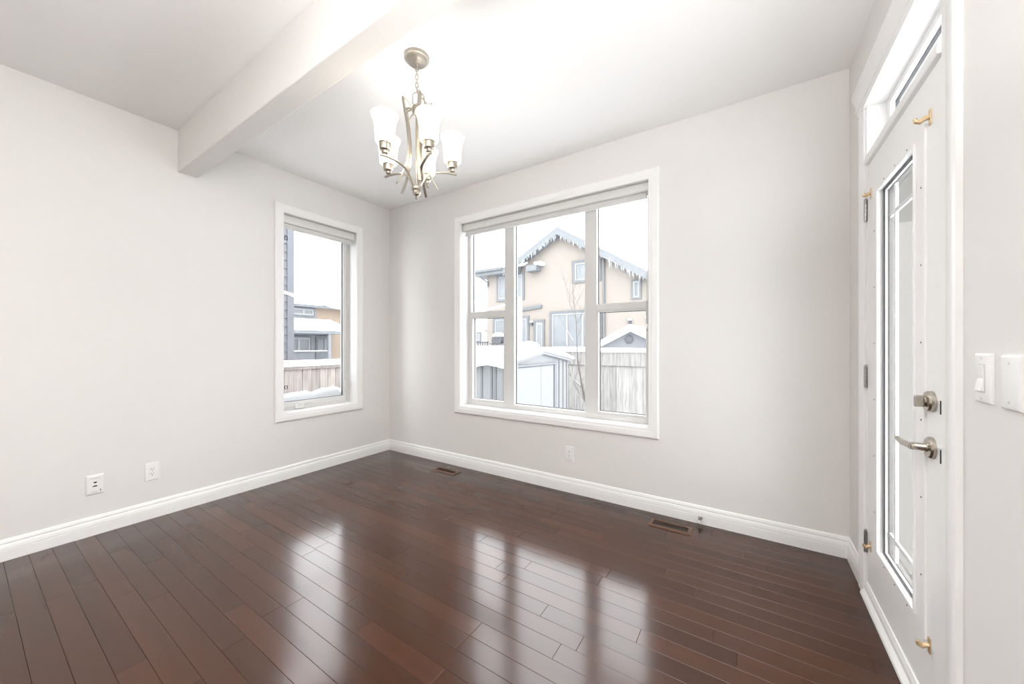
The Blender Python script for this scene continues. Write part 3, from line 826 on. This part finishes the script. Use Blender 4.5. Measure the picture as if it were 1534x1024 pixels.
fence('yard_fence', (-2.5, 5.0, 0), (7.5, 5.0, 0), 1.045, GRADE - .1, M['fence'], 'grey weathered board fence with snow cap behind the tree', 'board fences round the yard', 0.29, 4, 1)
fence('yard_fence', (-2.5, -3.0, 0), (-2.5, 4.9, 0), 0.862, GRADE - .1, M['fence_brown'], 'brownish board fence with thick snow seen through the narrow window', 'board fences round the yard', 0.05, 8, 1, False)

# --- garden shed
SX, SY0, SY1, SXL = 0.564, 1.543, 3.643, -1.15
EZ, PZ = 0.925, 1.070
shd = thing('garden_shed', (SX, SY0, GRADE), 'white gable-ended garden shed under deep snow', 'shed')
SYM = (SY0 + SY1) / 2
gp = [(SY0, GRADE - .1), (SY1, GRADE - .1), (SY1, EZ), (SYM, PZ), (SY0, EZ)]
MB().prism(gp, lambda y, z: (SXL, y, z), lambda y, z: (SX, y, z)).build('shed_body', M['white_metal'], shd)
for y0, y1 in ((SY0 + 0.12, SYM - 0.03), (SYM - 0.03, SY1 - 0.62)):
    MB().box((SX, y0, GRADE + .02), (SX + 0.025, y1 - .006, EZ - 0.07)).build('shed_door', M['white_metal'], shd, bevel=0.006)
MB().box((SX, SY0 + 0.05, EZ - 0.062), (SX + 0.05, SY1 - 0.5, EZ - 0.03)).build('door_track', M['grey_siding'], shd)
MB().box((SX, SY1 - 0.615, GRADE), (SX + 0.04, SY1 - 0.53, EZ - 0.03)).build('door_post', M['grey_siding'], shd)
for y in (SY1 - 0.36, SY1 - 0.19, SY1 - 0.03):
    MB().box((SX - .01, y - 0.02, GRADE), (SX + 0.022, y + 0.02, EZ)).build('wall_rib', M['white_metal'], shd)
for x in (SX - 0.02, SX - 0.17, SX - 0.24, SX - 0.42, SX - 0.72, SX - 1.0):
    MB().box((x - 0.016, SY0 - 0.018, GRADE), (x + 0.016, SY0 + .01, EZ)).build('wall_rib', M['grey_siding'], shd)
MB().prism([(SY0 - .06, EZ - 0.035), (SYM, PZ - 0.02), (SY1 + .06, EZ - 0.035), (SY1 + .06, EZ + .01), (SYM, PZ + .03), (SY0 - .06, EZ + .01)], lambda y, z: (SXL - .05, y, z), lambda y, z: (SX + 0.06, y, z)).build('roof', M['white_metal'], shd)
# deep rounded snow on the roof
rows = 14; colsn = 12; vs = []; fs = []; rnd = random.Random(11)
for i in range(rows + 1):
    y = SY0 - 0.12 + (SY1 - SY0 + 0.24) * i / rows
    base = PZ + .03 - abs(y - SYM) / (SY1 - SYM) * (PZ - EZ)
    for j in range(colsn + 1):
        x = SXL - .1 + (SX + 0.10 - SXL + .1) * j / colsn
        edge = min(i, rows - i) / 2.0; e2 = min(colsn - j, 3) / 2.0
        h = 0.088 * min(1, max(0.30, edge)) ** .6 * min(1, max(.40, e2)) ** .5 + rnd.uniform(-.008, .008)
        vs.append((x, y, base + h))
n0 = len(vs)
for i in range(rows + 1):
    y = SY0 - 0.12 + (SY1 - SY0 + 0.24) * i / rows
    base = PZ + .025 - abs(y - SYM) / (SY1 - SYM) * (PZ - EZ)
    for j in range(colsn + 1):
        x = SXL - .1 + (SX + 0.10 - SXL + .1) * j / colsn
        hang = rnd.uniform(0.02, 0.10) if i == 0 else 0
        vs.append((x, y, base - hang))
q = colsn + 1
for i in range(rows):
    for j in range(colsn):
        k = i * q + j
        fs.append((k, k + 1, k + q + 1, k + q)); fs.append((n0 + k, n0 + k + q, n0 + k + q + 1, n0 + k + 1))
for j in range(colsn):
    fs.append((j + 1, j, n0 + j, n0 + j + 1)); k = rows * q + j; fs.append((k, k + 1, n0 + k + 1, n0 + k))
for i in range(rows):
    k = i * q; fs.append((k, k + q, n0 + k + q, n0 + k)); k = i * q + colsn; fs.append((k + q, k, n0 + k, n0 + k + q))
MB().add(vs, fs).build('roof_snow', M['snow'], shd, smooth=70)

# --- small grey neighbour shed behind the fence
ns = thing('neighbor_shed', (0.5, 8, GRADE), 'grey gabled shed with round vent peeking over the back fence', 'shed')
MB().prism([(-0.55, GRADE), (1.75, GRADE), (1.75, 1.05), (0.60, 1.62), (-0.55, 1.05)], lambda x, z: (x, 8.0, z), lambda x, z: (x, 10.0, z)).build('shed_body', M['grey_siding'], ns)
MB().prism([(-0.75, 0.93), (0.60, 1.60), (1.95, 0.93), (1.95, 1.08), (0.60, 1.80), (-0.75, 1.08)], lambda x, z: (x, 7.8, z), lambda x, z: (x, 10.2, z)).build('roof_snow', M['snow'], ns, bevel=0.04)
MB().lathe([(0.12, 0), (0.12, 0.03), (0.10, 0.04), (0.09, 0.02), (0, 0.02)], (0.545, 8.0, 1.37), 24, tf=RY).build('round_vent', M['dark_siding'], ns, smooth=40)
for k in range(3):
    MB().box((0.46, 7.972, 1.32 + k * .04), (0.63, 7.99, 1.332 + k * .04)).build('vent_slat', M['grey_siding'], ns)
for k in range(9):
    MB().box((-0.5 + k * .26, 7.985, GRADE), (-0.485 + k * .26, 8.0, 1.05)).build('batten', M['grey_siding'], ns)

# --- birch tree
tr = thing('birch_tree', (0.83, 4.0, GRADE), 'bare snow-dusted young birch tree beside the white shed', 'tree')
rt = random.Random(21)
tb = MB()
tb.tube(spline([(0.86, 4.0, GRADE - .1), (0.83, 4.0, -0.3), (0.80, 4.0, 0.05), (0.735, 4.0, 0.36), (0.69, 4.0, 0.56), (0.625, 4.02, 0.85), (0.605, 4.02, 1.15), (0.595, 4.0, 1.64), (0.565, 4.0, 1.90), (0.52, 4.0, 2.35), (0.50, 4.0, 2.9)], 4),
        [0.034] * 8 + [0.026] * 6 + [0.018] * 8 + [0.012] * 8 + [0.007] * 8 + [0.004] * 3, 8)
tb.build('trunk', M['bark'], tr, smooth=60)
SN = MB()


def branch(p, d, L, r, depth, mb):
    pts = [Vector(p)]; v = Vector(d).normalized(); n = 5
    for i in range(n):
        v = (v + Vector((rt.uniform(-.13, .13), rt.uniform(-.13, .13), rt.uniform(-.02, .16)))).normalized()
        pts.append(pts[-1] + v * L / n)
    mb.tube(pts, [r * .62 * (1 - .75 * i / n) for i in range(n + 1)], 5)
    if r > .0075 and L > .25:
        SN.tube([p_ + Vector((0, 0, r * .45)) for p_ in pts[:4]], [r * .26, r * .25, r * .22, r * .12], 5)
    if depth > 0:
        for k in range(3):
            i = rt.randint(1, n - 1)
            w = (v + Vector((rt.uniform(-.9, .9), rt.uniform(-.9, .9), rt.uniform(0, .6)))).normalized()
            branch(pts[i], w, L * rt.uniform(.4, .65), r * .5, depth - 1, mb)


for (p, d, L, r) in (((0.735, 4.0, 0.36), (-.75, 0, .5), 0.55, .016), ((0.70, 4.0, 0.50), (.5, .2, .8), 0.7, .012), ((0.62, 4, 0.88), (-.55, .1, .7), 0.6, .011),
                     ((0.60, 4, 1.2), (-.6, .2, .6), 0.65, .010), ((0.60, 4, 1.3), (.6, -.1, .8), 0.6, .009), ((0.595, 4, 1.6), (.5, 0, .8), 0.7, .009),
                     ((0.59, 4, 1.7), (-.5, .1, .9), 0.9, .009), ((0.56, 4, 1.95), (.4, .1, .9), 0.8, .007), ((0.55, 4, 2.0), (-.5, 0, .9), 0.9, .007),
                     ((0.80, 4, 0.05), (-.6, -.1, .7), 0.5, .012), ((0.53, 4, 2.25), (.3, -.1, .9), 0.6, .005), ((0.62, 4, .95), (.5, .1, .7), .5, .009)):
    b = MB(); branch(p, d, L, r, 2, b); b.build('branch', M['bark'], tr, smooth=60)
SN.build('branch_snow', M['snow'], tr, smooth=60)


# --- house across the yard
def far_window(parent, pm, u0, u1, v0, v1, bars=1, fw=0.13, sill=True):
    w = MB().rframe(pm, (u0, v0, u1, v1), (u0 + fw, v0 + fw, u1 - fw, v1 - fw), -0.02, 0.06).build('window', M['grey_trim'], parent)
    inner = (u0 + fw, v0 + fw, u1 - fw, v1 - fw)
    f = MB().rframe(pm, inner, (inner[0] + .07, inner[1] + .07, inner[2] - .07, inner[3] - .07), -0.02, 0.04)
    for k in range(1, bars + 1):
        u = inner[0] + (inner[2] - inner[0]) * k / (bars + 1); f.pbox(pm, u - .045, u + .045, inner[1], inner[3], -0.02, 0.038)
    f.build('window_frame', M['pale_siding'], w)
    MB().pbox(pm, inner[0], inner[2], inner[1], inner[3], -0.01, 0.01).build('pane', M['house_glass'], w)
    return w


HY = 14.3
PH = lambda u, v, h: (u, HY - h, v)
hs = thing('stucco_house', (-4.6, HY, GRADE), 'beige stucco two-storey house with snowy gable across the yard', 'house')
MB().prism([(-9.35, GRADE), (0.9, GRADE), (0.9, 3.55), (-4.65, 6.80), (-7.6, 5.20), (-9.35, 5.20)], lambda x, z: (x, HY, z), lambda x, z: (x, HY + 8, z)).build('house_wall', M['stucco'], hs)
# main gable roof: two slopes with fascia, overhanging towards the yard
MB().prism([(-4.65, 7.15), (-7.95, 5.36), (-7.95, 5.02), (-4.65, 6.78)], lambda x, z: (x, HY - 0.45, z), lambda x, z: (x, HY + 8, z)).build('roof_slope', M['shingle'], hs)
MB().prism([(-4.65, 7.15), (1.4, 3.40), (1.4, 3.05), (-4.65, 6.78)], lambda x, z: (x, HY - 0.45, z), lambda x, z: (x, HY + 8, z)).build('roof_slope', M['shingle'], hs)
MB().prism([(-4.65, 7.17), (-7.9, 5.40), (-7.9, 5.46), (-4.65, 7.26)], lambda x, z: (x, HY - 0.30, z), lambda x, z: (x, HY + 8, z)).build('roof_snow', M['snow'], hs)
MB().prism([(-4.65, 7.17), (1.3, 3.48), (1.3, 3.56), (-4.65, 7.26)], lambda x, z: (x, HY - 0.30, z), lambda x, z: (x, HY + 8, z)).build('roof_snow', M['snow'], hs)
# left eave: gutter, soffit and snowy roof behind
MB().prism([(HY - 0.5, 5.18), (HY - 0.5, 5.46), (HY + 3.4, 7.2), (HY + 3.4, 5.18)], lambda y, z: (-9.95, y, z), lambda y, z: (-7.0, y, z)).build('eave_roof', M['shingle'], hs)
MB().prism([(HY - 0.42, 5.44), (HY - 0.42, 5.56), (HY + 3.4, 7.36), (HY + 3.4, 7.2)], lambda y, z: (-9.9, y, z), lambda y, z: (-6.6, y, z)).build('roof_snow', M['snow'], hs)
MB().box((-10.0, HY - 0.62, 5.36), (-7.9, HY - 0.50, 5.50)).build('gutter', M['grey_trim'], hs)
MB().tube([(-9.5, HY - .5, 5.36), (-9.5, HY - .35, 5.05), (-9.25, HY - .08, 4.85), (-9.25, HY - .08, 4.6)], 0.05, 8).build('downspout', M['grey_trim'], hs, smooth=50)
# icicles and frosted fringe along both rakes
ic = MB(); ri = random.Random(5)
for k in range(150):
    t = ri.random()
    if k % 2: x, zb = -4.65 - 3.2 * t, 6.78 - 1.74 * t
    else: x, zb = -4.65 + 5.6 * t, 6.78 - 3.48 * t
    L = ri.uniform(.05, .20) + (.25 * ri.random() if ri.random() < .25 else 0)
    ic.lathe([(0, -L), (0.022, -.02), (0.022, 0.05)], (x, HY - 0.42 + ri.uniform(-.02, .06), zb), 6)
o_ic = ic.build('icicles', M['ice'], hs); o_ic['kind'] = 'stuff'
far_window(hs, PH, -8.65, -6.80, 3.68, 5.22, 1)
far_window(hs, PH, -3.98, -2.50, 4.30, 5.42, 1)
far_window(hs, PH, -1.06, -0.62, 3.30, 4.20, 0, 0.08)
far_window(hs, PH, -8.90, -6.50, 1.20, 2.80, 1)
far_window(hs, PH, -5.25, -2.45, 0.95, 2.95, 2)
dr = MB().rframe(PH, (-6.22, .4, -5.55, 2.56), (-6.10, .4, -5.67, 2.44), -.02, .06).build('patio_door', M['grey_trim'], hs)
MB().pbox(PH, -6.10, -5.67, .4, 2.44, -.02, .02).build('door_panel', M['pale_siding'], dr)
MB().pbox(PH, -6.0, -5.77, .9, 2.3, 0, .03).build('pane', M['house_glass'], dr)
MB().prism([(-7.15, 3.05), (-5.72, 3.17), (-5.72, 3.33), (-7.15, 3.20)], lambda x, z: (x, HY - .10, z), lambda x, z: (x, HY, z)).build('trim_band', M['grey_trim'], hs)
MB().box((-6.42, HY - .5, 5.10), (-5.80, HY, 5.40)).build('roof_return', M['shingle'], hs)
MB().box((-5.95, HY - .45, 5.40), (-5.55, HY, 5.55)).build('roof_return', M['snow'], hs)
MB().tube([(-2.36, HY - .06, 5.55), (-2.32, HY - .06, 0)], 0.055, 8).build('downspout', M['grey_trim'], hs, smooth=50)
for (x, z) in ((-6.32, 2.36), (-1.12, 2.28), (-0.32, 2.36)):
    lm = MB().box((x - .06, HY - .12, z - .10), (x + .06, HY, z + .06)).build('wall_lamp', M['iron'], hs)
    MB().box((x - .09, HY - .15, z + .06), (x + .09, HY, z + .13)).build('lamp_snow', M['snow'], lm, bevel=0.02)
# deck of that house with railing, barbecue and table, all under snow
dk = thing('neighbor_deck', (-6, 11.5, GRADE), 'snowy raised deck at the foot of the stucco house', 'deck')
MB().box((-10.5, 10.8, 0.30), (-3.6, HY - .7, 0.45)).build('deck_floor', M['deck'], dk)
MB().box((-10.5, 10.85, 0.45), (-3.6, HY - .7, 0.53)).build('deck_snow', M['snow'], dk)
for x in (-10.4, -8.6, -6.8, -5.0, -3.7):
    MB().box((x - .06, 10.84, GRADE), (x + .06, 10.96, 0.45)).build('deck_post', M['deck'], dk)
rl = thing('deck_railing', (-8, 10.9, 0.5), 'black picket railing on the neighbouring deck', 'railing')
MB().box((-10.4, 10.87, 1.30), (-6.75, 10.95, 1.365)).build('top_rail', M['iron'], rl)
MB().box((-10.4, 10.88, 0.60), (-6.75, 10.94, 0.64)).build('bottom_rail', M['iron'], rl)
for k in range(27):
    x = -10.35 + k * .137
    MB().box((x - .019, 10.89, 0.53), (x + .019, 10.93, 1.30)).build('picket', M['iron'], rl)
bq = thing('barbecue', (-6.35, 11.2, 0.53), 'snow-topped barbecue on the neighbouring deck', 'barbecue')
MB().prism([(-6.58, 1.28), (-6.10, 1.28), (-6.06, 1.45), (-6.14, 1.62), (-6.54, 1.62), (-6.62, 1.45)], lambda x, z: (x, 10.98, z), lambda x, z: (x, 11.42, z)).build('hood', M['iron'], bq, bevel=.02)
for x in (-6.55, -6.12):
    for y in (11.0, 11.38): MB().box((x - .02, y - .02, .53), (x + .02, y + .02, 1.28)).build('leg', M['iron'], bq)
MB().box((-6.75, 11.0, 1.25), (-5.95, 11.4, 1.29)).build('side_shelf', M['iron'], bq)
MB().lathe([(0, .0), (.30, 0), (.31, .05), (.24, .14), (.10, .19), (0, .2)], (-6.34, 11.2, 1.60), 16).build('snow_cap', M['snow'], bq, smooth=60)
tb2 = thing('patio_table', (-4.72, 11.2, 0.53), 'round patio table under a dome of snow', 'table')
MB().lathe([(0.50, 1.10), (0.50, 1.14), (0, 1.14)], (-4.72, 11.2, 0), 20).build('tabletop', M['iron'], tb2)
MB().lathe([(.04, .53), (.04, 1.10)], (-4.72, 11.2, 0), 10).build('pedestal', M['iron'], tb2)
MB().lathe([(.50, 1.14), (.49, 1.22), (.36, 1.31), (.18, 1.36), (0, 1.38)], (-4.72, 11.2, 0), 20).build('snow_dome', M['snow'], tb2, smooth=60)

# far pale house at the left of the stucco one
ph = thing('pale_house', (-17.5, 22, GRADE), 'pale far house left of the beige stucco house', 'house')
MB().prism([(-20, GRADE), (-15.4, GRADE), (-15.4, 2.65), (-17.2, 3.9), (-20, 2.2)], lambda x, z: (x, 22, z), lambda x, z: (x, 28, z)).build('house_wall', M['pale_siding'], ph)
MB().prism([(-15.1, 2.55), (-17.2, 4.0), (-20.3, 2.1), (-20.3, 2.35), (-17.2, 4.25), (-15.1, 2.8)], lambda x, z: (x, 21.7, z), lambda x, z: (x, 28, z)).build('roof_snow', M['snow'], ph)
far_window(ph, lambda u, v, h: (u, 22 - h, v), -16.9, -15.8, 1.5, 2.3, 1, .1)
far_window(ph, lambda u, v, h: (u, 22 - h, v), -19.2, -18.0, 1.5, 2.3, 1, .1)

# --- left house seen through the narrow window
HX = -14.0
PG = lambda u, v, h: (HX + h, u, v)
lh = thing('orange_house', (HX, 7, GRADE), 'orange and grey house with snowy roofs seen through the narrow window', 'house')
MB().box((HX - 7, 2.0, GRADE), (HX, 12.5, 3.05)).build('house_wall', M['stucco_orange'], lh)
MB().prism([(7.0, 3.05), (12.5, 3.05), (9.75, 3.75)], lambda y, z: (HX - 4, y, z), lambda y, z: (HX, y, z)).build('gable', M['stucco_orange'], lh)
MB().box((HX - .5, 2.0, GRADE), (HX + 0.05, 6.80, 3.05)).build('siding', M['grey_siding'], lh)
MB().prism([(HX + 0.3, 3.06), (HX + 0.3, 3.18), (HX - 3.2, 4.22), (HX - 7, 3.18), (HX - 7, 3.06)], lambda x, z: (x, 1.5, z), lambda x, z: (x, 13.0, z)).build('roof_snow', M['snow'], lh)
MB().box((HX + .22, 1.5, 2.97), (HX + .35, 13.0, 3.08)).build('fascia', M['grey_trim'], lh)
far_window(lh, lambda u, v, h: (HX + .06 + h, u, v), 5.2, 6.70, 2.56, 2.95, 2, .05)
MB().prism([(HX, 2.0), (HX, 2.46), (HX + 1.6, 1.96), (HX + 1.6, 1.84)], lambda x, z: (x, 2.0, z), lambda x, z: (x, 7.55, z)).build('porch_roof', M['snow'], lh)
MB().box((HX, 2.0, 1.72), (HX + 1.55, 7.5, 1.86)).build('porch_beam', M['grey_siding'], lh)
MB().box((HX - .1, 2.0, GRADE), (HX + .06, 7.55, 2.0)).build('porch_wall', M['grey_siding'], lh)
far_window(lh, lambda u, v, h: (HX + .06 + h, u, v), 5.4, 6.55, .85, 1.62, 1, .07)
ld = MB().box((HX + .05, 6.75, GRADE), (HX + .12, 7.45, 1.65)).build('front_door', M['grey_trim'], lh)
MB().box((HX + .11, 6.83, .95), (HX + .14, 7.08, 1.5)).build('pane', M['house_glass'], ld)
MB().box((HX + .11, 7.14, .95), (HX + .14, 7.38, 1.5)).build('pane', M['house_glass'], ld)
for y in (6.62, 7.5):
    MB().box((HX + 1.38, y - .06, GRADE), (HX + 1.5, y + .06, 1.75)).build('porch_post', M['grey_siding'], lh)
pr = MB(); 
pr.box((HX + 1.4, 4.0, .92), (HX + 1.46, 6.6, .98)); pr.build('porch_rail', M['pale_siding'], lh)
# slate house corner close behind the side fence
sl = thing('slate_house', (-4.5, 0, GRADE), 'slate grey house corner rising behind the side fence', 'house')
MB().box((-9.5, -6, GRADE), (-4.52, 1.10, 5.2)).build('house_wall', M['dark_siding'], sl)
lap = MB()
for k in range(34): lap.prism([(0, 0), (0.022, 0), (0.004, 0.165), (0, 0.165)], lambda h, z: (-4.52 + h, -6, GRADE + .17 * k + z), lambda h, z: (-4.52 + h, 1.03, GRADE + .17 * k + z))
lap.build('lap_siding', M['dark_siding'], sl)
MB().box((-4.60, 1.02, GRADE), (-4.485, 1.15, 5.2)).build('corner_trim', M['dark_siding'], sl)
MB().box((-9.7, -6, 5.2), (-4.3, 1.3, 5.45)).build('roof_snow', M['snow'], sl)
# snow-laden cable
cb = thing('snowy_cable', (-1.2, -0.3, 1.7), 'sagging cable thick with snow crossing outside the narrow window', 'cable')
cpts = spline([(-0.60, -2.1, 2.05), (-0.75, -1.25, 1.86), (-0.95, -0.70, 1.775), (-0.95, -0.35, 1.705), (-0.95, 0.0, 1.655), (-0.95, 0.8, 1.62), (-1.0, 2.5, 1.75), (-1.0, 4.4, 2.2)], 5)
MB().tube(cpts, 0.008, 6).build('wire', M['iron'], cb, smooth=60)
rc = random.Random(9)
MB().tube([(x, y, z + .016) for x, y, z in cpts], [0.021 * rc.uniform(.88, 1.1) for _ in cpts], 9).build('snow_coat', M['snow'], cb, smooth=60)
MB().box((-1.06, 4.34, GRADE - .1), (-0.94, 4.46, 2.3)).build('cable_post', M['deck'], cb)
MB().box((-0.66, -2.16, GRADE - .1), (-0.54, -2.04, 2.15)).build('cable_post', M['deck'], cb)

# --- covered landing outside the patio door
pl = thing('covered_landing', (4.9, 0.2, -0.1), 'snowy covered landing with beige privacy wall outside the patio door', 'porch')
MB().box((W + T + .0, -2.2, -0.22), (6.4, 1.6, -0.10)).build('landing_floor', M['deck'], pl)
MB().box((W + T + .15, -2.2, -0.10), (6.4, 1.6, -0.04)).build('landing_snow', M['snow'], pl, bevel=.02)
MB().box((W + T + .002, 1.6, GRADE), (6.4, 1.75, 2.62)).build('privacy_wall', M['pale_siding'], pl)
MB().box((W + T + .002, 0.5, 2.62), (5.3, 1.9, 2.80)).build('porch_ceiling', M['soffit'], pl)
MB().box((5.15, 0.55, -0.1), (5.28, 0.68, 2.62)).build('porch_post', M['trim'], pl)
snow_strip('snow_drift', pl, (4.25, 1.42, -.06), (6.2, 1.42, -.06), .4, .28, 10, 31)
